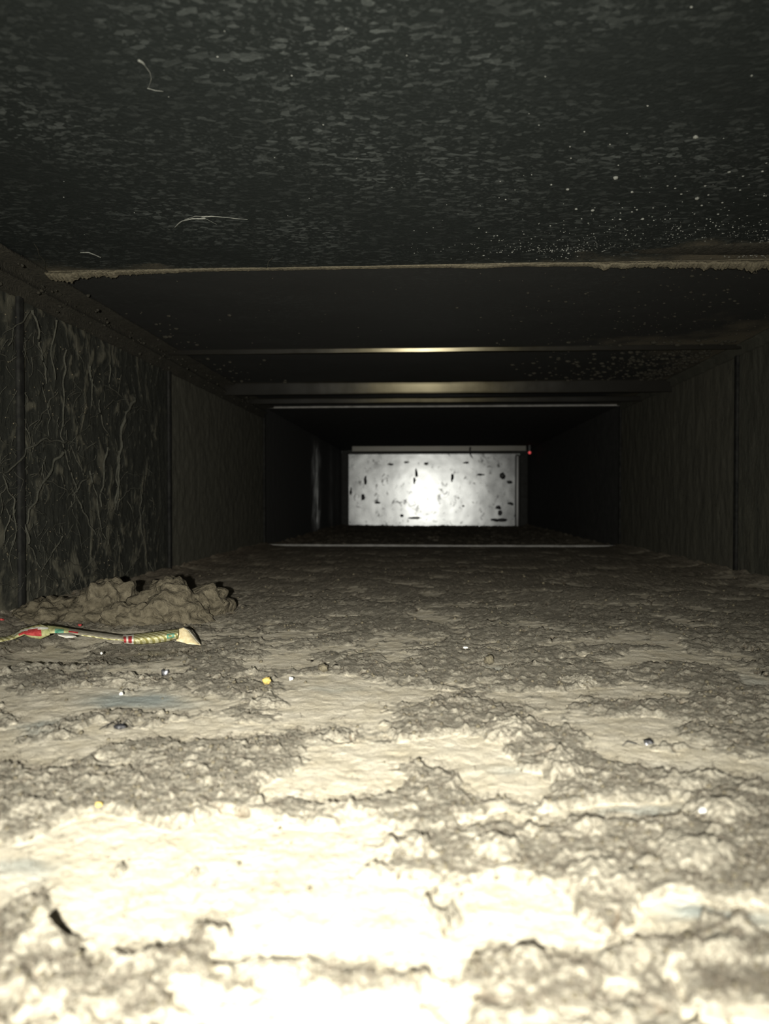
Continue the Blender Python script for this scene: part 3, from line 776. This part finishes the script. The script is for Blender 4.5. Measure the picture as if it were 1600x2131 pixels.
strip('end_flap', [(-6,1326),(12,1325),(30,1318)], [(-6,1337),(12,1333),(31,1329)], WY, .002, label='yellow green end flap at the left', seed=1)
strip('folded_panel', [(28,1319),(45,1308),(66,1302),(84,1298),(100,1301)], [(30,1330),(50,1322),(66,1328),(84,1330),(104,1322)], [WG, WR, WW, WY], .005, seed=2,
      pick=lambda u_, v_: 1 if (.12 < u_ < .78 and .30+.1*math.sin(u_*9) < v_ < .80) else (0 if v_ > .8 else (3 if v_ < .18 else (2 if v_ < .34 else 0))), label='folded panel printed with a red lozenge')
strip('torn_tongue', [(118,1317),(135,1317),(152,1319),(158,1323)], [(122,1323),(136,1327),(150,1327),(158,1325)], WW, .003, seed=3, dy=-.012, label='torn white tongue')
strip('middle_band', [(96,1300),(125,1304),(150,1308),(185,1313),(225,1318),(262,1323)], [(98,1319),(122,1317),(150,1320),(185,1325),(225,1331),(262,1334)], [WG, WGR, WY, WGY, WR], .003, seed=4,
      pick=lambda u_, v_: (1 if (.12 < u_ < .27 and v_ > .35) else 2 if v_ > .8 and u_ > .5 else 4 if (.33 < u_ < .47 and .4 < v_ < .7) else 0 if u_ < .33 else 3), label='dusty greenish middle band')
strip('rolled_tube', [(256,1321),(272,1320),(290,1318),(320,1314),(345,1311),(372,1308)], [(258,1340),(272,1341),(290,1341),(320,1340),(345,1336),(370,1330)], [WR, WY, WW, WGR], .010, crinkle=.0009, seed=5, nv=18,
      pick=lambda u_, v_: (0 if (u_ < .07 or .12 < u_ < .22) and .15 < v_ < .85 else 2 if u_ < .26 else 3 if (.80 < u_ < .93 and .3 < v_ < .75 and not (.83 < u_ < .90 and .45 < v_ < .6)) else 1), label='rolled yellow netted tube with a red and white patch')
strip('open_end', [(371,1308),(385,1305),(398,1318),(417,1339)], [(366,1334),(385,1338),(400,1341),(417,1342)], WO, .001, crinkle=.0016, seed=6, dy=.004, label='cream coloured open triangular end')
strip('open_rim', [(384,1304),(396,1309),(408,1324),(418,1338)], [(383,1307),(394,1313),(405,1328),(417,1341)], WGY, .001, seed=7, dy=-.002, nv=5)
box_ = clump(212, 1332, 30, 3, .002, 'low dust bank under the middle of the wrapper', 40., res=60, ymul=3)

# ------------------------------------------------------------------ little bits lying in the dust
def bit(name, px, py, w_, h_, mat, label, cat, seed=0, rough=.4, flat=1.0, group=None, n=3):
    p = on_floor(px, py, .004); s_ = p.y/1600; z = hz(p.x, p.y)
    # keep it in sight on top of the dust around it
    vs, fs = blob_mesh(1, (w_*s_*.5, w_*s_*.45*flat, h_*s_*.6), seed, n, rough)
    o = mesh(name, vs, fs, mat, label=label, cat=cat, group=group); o.location = (p.x, p.y, max(z, .002)+h_*s_*.35)
    return o
bit('white_crumb', 968, 1343, 10, 4, M_WHITE, 'bright white crumb on the brown dust, beyond the centre', 'crumb', 1)
bit('white_crumb', 605, 1407, 9, 6, M_WHITE, 'white crumb at the edge of the pale patch left of the centre', 'crumb', 2)
bit('white_crumb', 252, 1438, 8, 6, M_WHITE, 'white crumb on the bluish bare patch', 'crumb', 3)
bit('white_crumb', 211, 1355, 5, 5, M_WHITE, 'tiny white crumb just below the wrapper', 'crumb', 4)
bit('white_crumb', 1465, 1678, 24, 10, M_WHITE, 'white sliver on the lint near the right edge', 'crumb', 5, .3)
bit('white_crumb', 262, 1292, 9, 6, M_WHITE, 'white crumb on the dirt in front of the clods', 'crumb', 6)
bit('yellow_crumb', 206, 1665, 14, 9, M_YELLOW, 'orange yellow crumb in the lint at the left', 'crumb', 7)
bit('yellow_crumb', 555, 1413, 16, 12, M_YELLOW, 'dull yellow grain on the lint right of the wrapper', 'crumb', 8)
bit('pale_pebble', 1018, 1373, 20, 16, M_GRIME, 'round pale dust pebble beyond the centre', 'pebble', 9)
bit('pale_pebble', 672, 1388, 20, 14, M_GRIME, 'pale dust pebble beyond the pale patch left of the centre', 'pebble', 12)
bit('red_scrap', 3, 1294, 12, 6, WR, 'tiny red scrap at the left edge behind the wrapper', 'scrap', 10)
bit('red_scrap', 166, 1297, 8, 4, WR, 'tiny pinkish red scrap behind the middle of the wrapper', 'scrap', 13)
# black and silver fragment
fp = on_floor(1345, 1538, .006); fr = empty('broken_fragment', (fp.x, fp.y, hz(fp.x, fp.y)+.001), label='black and silver broken fragment lying on the dust at the right', cat='fragment')
s_ = fp.y/1600
d = blob_mesh(1, (11*s_, 9*s_, 4*s_), 21, 3, .5); mesh('black_shell', [(v[0]+.001, v[1], v[2]+.003) for v in d[0]], d[1], M_BLACK, parent=fr)
d = blob_mesh(1, (5*s_, 4*s_, 2.2*s_), 22, 2, .5); mesh('silver_chip', [(v[0]-.0005, v[1]-.0022, v[2]+.0028) for v in d[0]], d[1], M_FOIL, parent=fr)
d = tube([Vector((-.004, 0, .002)), Vector((-.0075, .001, .0026)), Vector((-.010, 0, .001))], .0002, .0001, 4, 4); mesh('thin_hair', d[0], d[1], M_BLACK, parent=fr)
fp = on_floor(345, 1386, .005); fr = empty('foil_scrap', (fp.x, fp.y, hz(fp.x, fp.y)), label='small crinkled silver foil scrap in front of the wrapper tube', cat='foil scrap')
d = blob_mesh(1, (.0018, .0015, .0018), 25, 2, .8); mesh('foil', [(v[0], v[1], v[2]+.002) for v in d[0]], d[1], M_FOIL, parent=fr)
d = blob_mesh(1, (.0009, .0009, .0022), 26, 2, .8); mesh('dark_core', [(v[0]-.0018, v[1], v[2]+.002) for v in d[0]], d[1], M_BLACK, parent=fr)
# dead twig-like stem by the bluish patch
fp = on_floor(248, 1492, .006); tw = empty('dried_remains', (fp.x, fp.y, hz(fp.x, fp.y)+.001), label='dark dried twiggy remains with thin stalks below the bluish bare patch', cat='debris')
d = blob_mesh(1, (.0030, .0016, .0012), 31, 3, .4); mesh('lump', [(v[0], v[1], v[2]+.0022) for v in d[0]], d[1], M_BLACK, parent=tw)
for i, q in enumerate([(-.008, .004, .005), (-.010, .001, .003), (.004, .006, .005), (-.004, .007, .004)]):
    d = tube([Vector((0, 0, .002)), Vector(q)*.5+Vector((0, 0, .002)), Vector((q[0], q[1], .0005))], .00028, .00015, 4, 4); mesh('stalk', d[0], d[1], M_BLACK, parent=tw)
# little red light at the end
p = on_plane(1102, 942, 3.02)
rl = NT('red_glow'); rl.set(Base_Color=(.5, .05, .05, 1)); rl.b.inputs['Emission Color'].default_value = (1, .12, .12, 1); rl.b.inputs['Emission Strength'].default_value = .6
lt = empty('signal_lamp', tuple(p), label='tiny red lamp at the upper right corner of the bright end sheet', cat='lamp')
d = blob_mesh(.0052, (1, 1, 1), 1, 3, 0); mesh('bulb', d[0], d[1], rl.m, parent=lt)
h_ = ZC-p.z
box('bracket', -.004, .004, .004, .009, -.004, h_+.001, M_BLACK, parent=lt)
# dark splinter hanging over the strip
fs_ = tube([on_plane(979, 930, 3.04), on_plane(978, 945, 3.04), on_plane(984, 955, 3.04)], .004, .001, 6, 5, .003, 3)
mesh('hanging_splinter', fs_[0], fs_[1], M_BLACK, label='dark splinter hanging over the bright strip before the end sheet', cat='splinter')

# ------------------------------------------------------------------ lint fibres, grit
N = 26000
py_ = 1190+(2131-1190)*rs.random(N)**.8; px_ = rs.uniform(-60, 1660, N)
d_ = [on_floor(a, b) for a, b in zip(px_, py_)]
fx = np.array([q.x for q in d_]); fy = np.array([q.y for q in d_])
ok = (fx > XL+.004) & (fx < XR-.004); fx, fy = fx[ok], fy[ok]
h_, m_, _, _ = fields(fx, fy)
ok = rs.random(len(fx)) < (.04+m_*.9); fx, fy, h_ = fx[ok], fy[ok], h_[ok]; n = len(fx)
ang = rs.uniform(0, 2*np.pi, n); L_ = rs.uniform(.0012, .0055, n)*np.clip(.55+fy, .6, 1.3); K = 5
bend = rs.normal(0, 1.2, n); up = rs.uniform(.0004, .0026, n); wd = rs.uniform(.00007, .00016, n)*(.6+fy*1.1)
V_ = np.zeros((n, K, 2, 3)); x, y = fx.copy(), fy.copy()
for k in range(K):
    t = k/(K-1); a = ang+bend*t
    V_[:, k, 0, 0] = x; V_[:, k, 0, 1] = y; V_[:, k, 0, 2] = h_+up*math.sin(math.pi*(.1+.8*t))+.0004
    V_[:, k, 1] = V_[:, k, 0]; V_[:, k, 1, 2] += wd*1.2; V_[:, k, 1, 0] += -np.sin(a)*wd; V_[:, k, 1, 1] += np.cos(a)*wd
    x = x+np.cos(a)*L_/K; y = y+np.sin(a)*L_/K
base = (np.arange(n)*K*2)[:, None]; kk = np.arange(K-1)[None, :]*2
F = np.stack([base+kk, base+kk+2, base+kk+3, base+kk+1], -1).reshape(-1, 4)
mesh('lint_fibres', V_.reshape(-1, 3), F, M_FIBRE, kind='stuff', cat='lint', label='fine dark lint fibres sticking out of the dusty floor')
# grit
vs, fs = blob_mesh(1, (1, 1, .8), 2, 1, .5); vs = np.array(vs); fs = np.array(fs)
N = 5200
py_ = 1185+(2131-1185)*rs.random(N); px_ = rs.uniform(-20, 1620, N)
d_ = [on_floor(a, b) for a, b in zip(px_, py_)]; gx = np.array([q.x for q in d_]); gy = np.array([q.y for q in d_])
ok = (gx > XL+.004) & (gx < XR-.004); gx, gy = gx[ok], gy[ok]; hh, mm, _, _ = fields(gx, gy)
ok = rs.random(len(gx)) < .02+mm; gx, gy, hh = gx[ok], gy[ok], hh[ok]; n = len(gx)
r = (.0003+.0011*rs.random(n)**3)*(.5+gy*1.2)
V_ = vs[None]*r[:, None, None]; V_ = V_+np.stack([gx, gy, hh+r*.4], -1)[:, None, :]
F = (fs[None]+(np.arange(n)*len(vs))[:, None, None]).reshape(-1, 3)
mesh('floor_grit', V_.reshape(-1, 3), F, M_GRIME, kind='stuff', cat='grit', label='small grey brown grit and lint balls scattered over the dust')
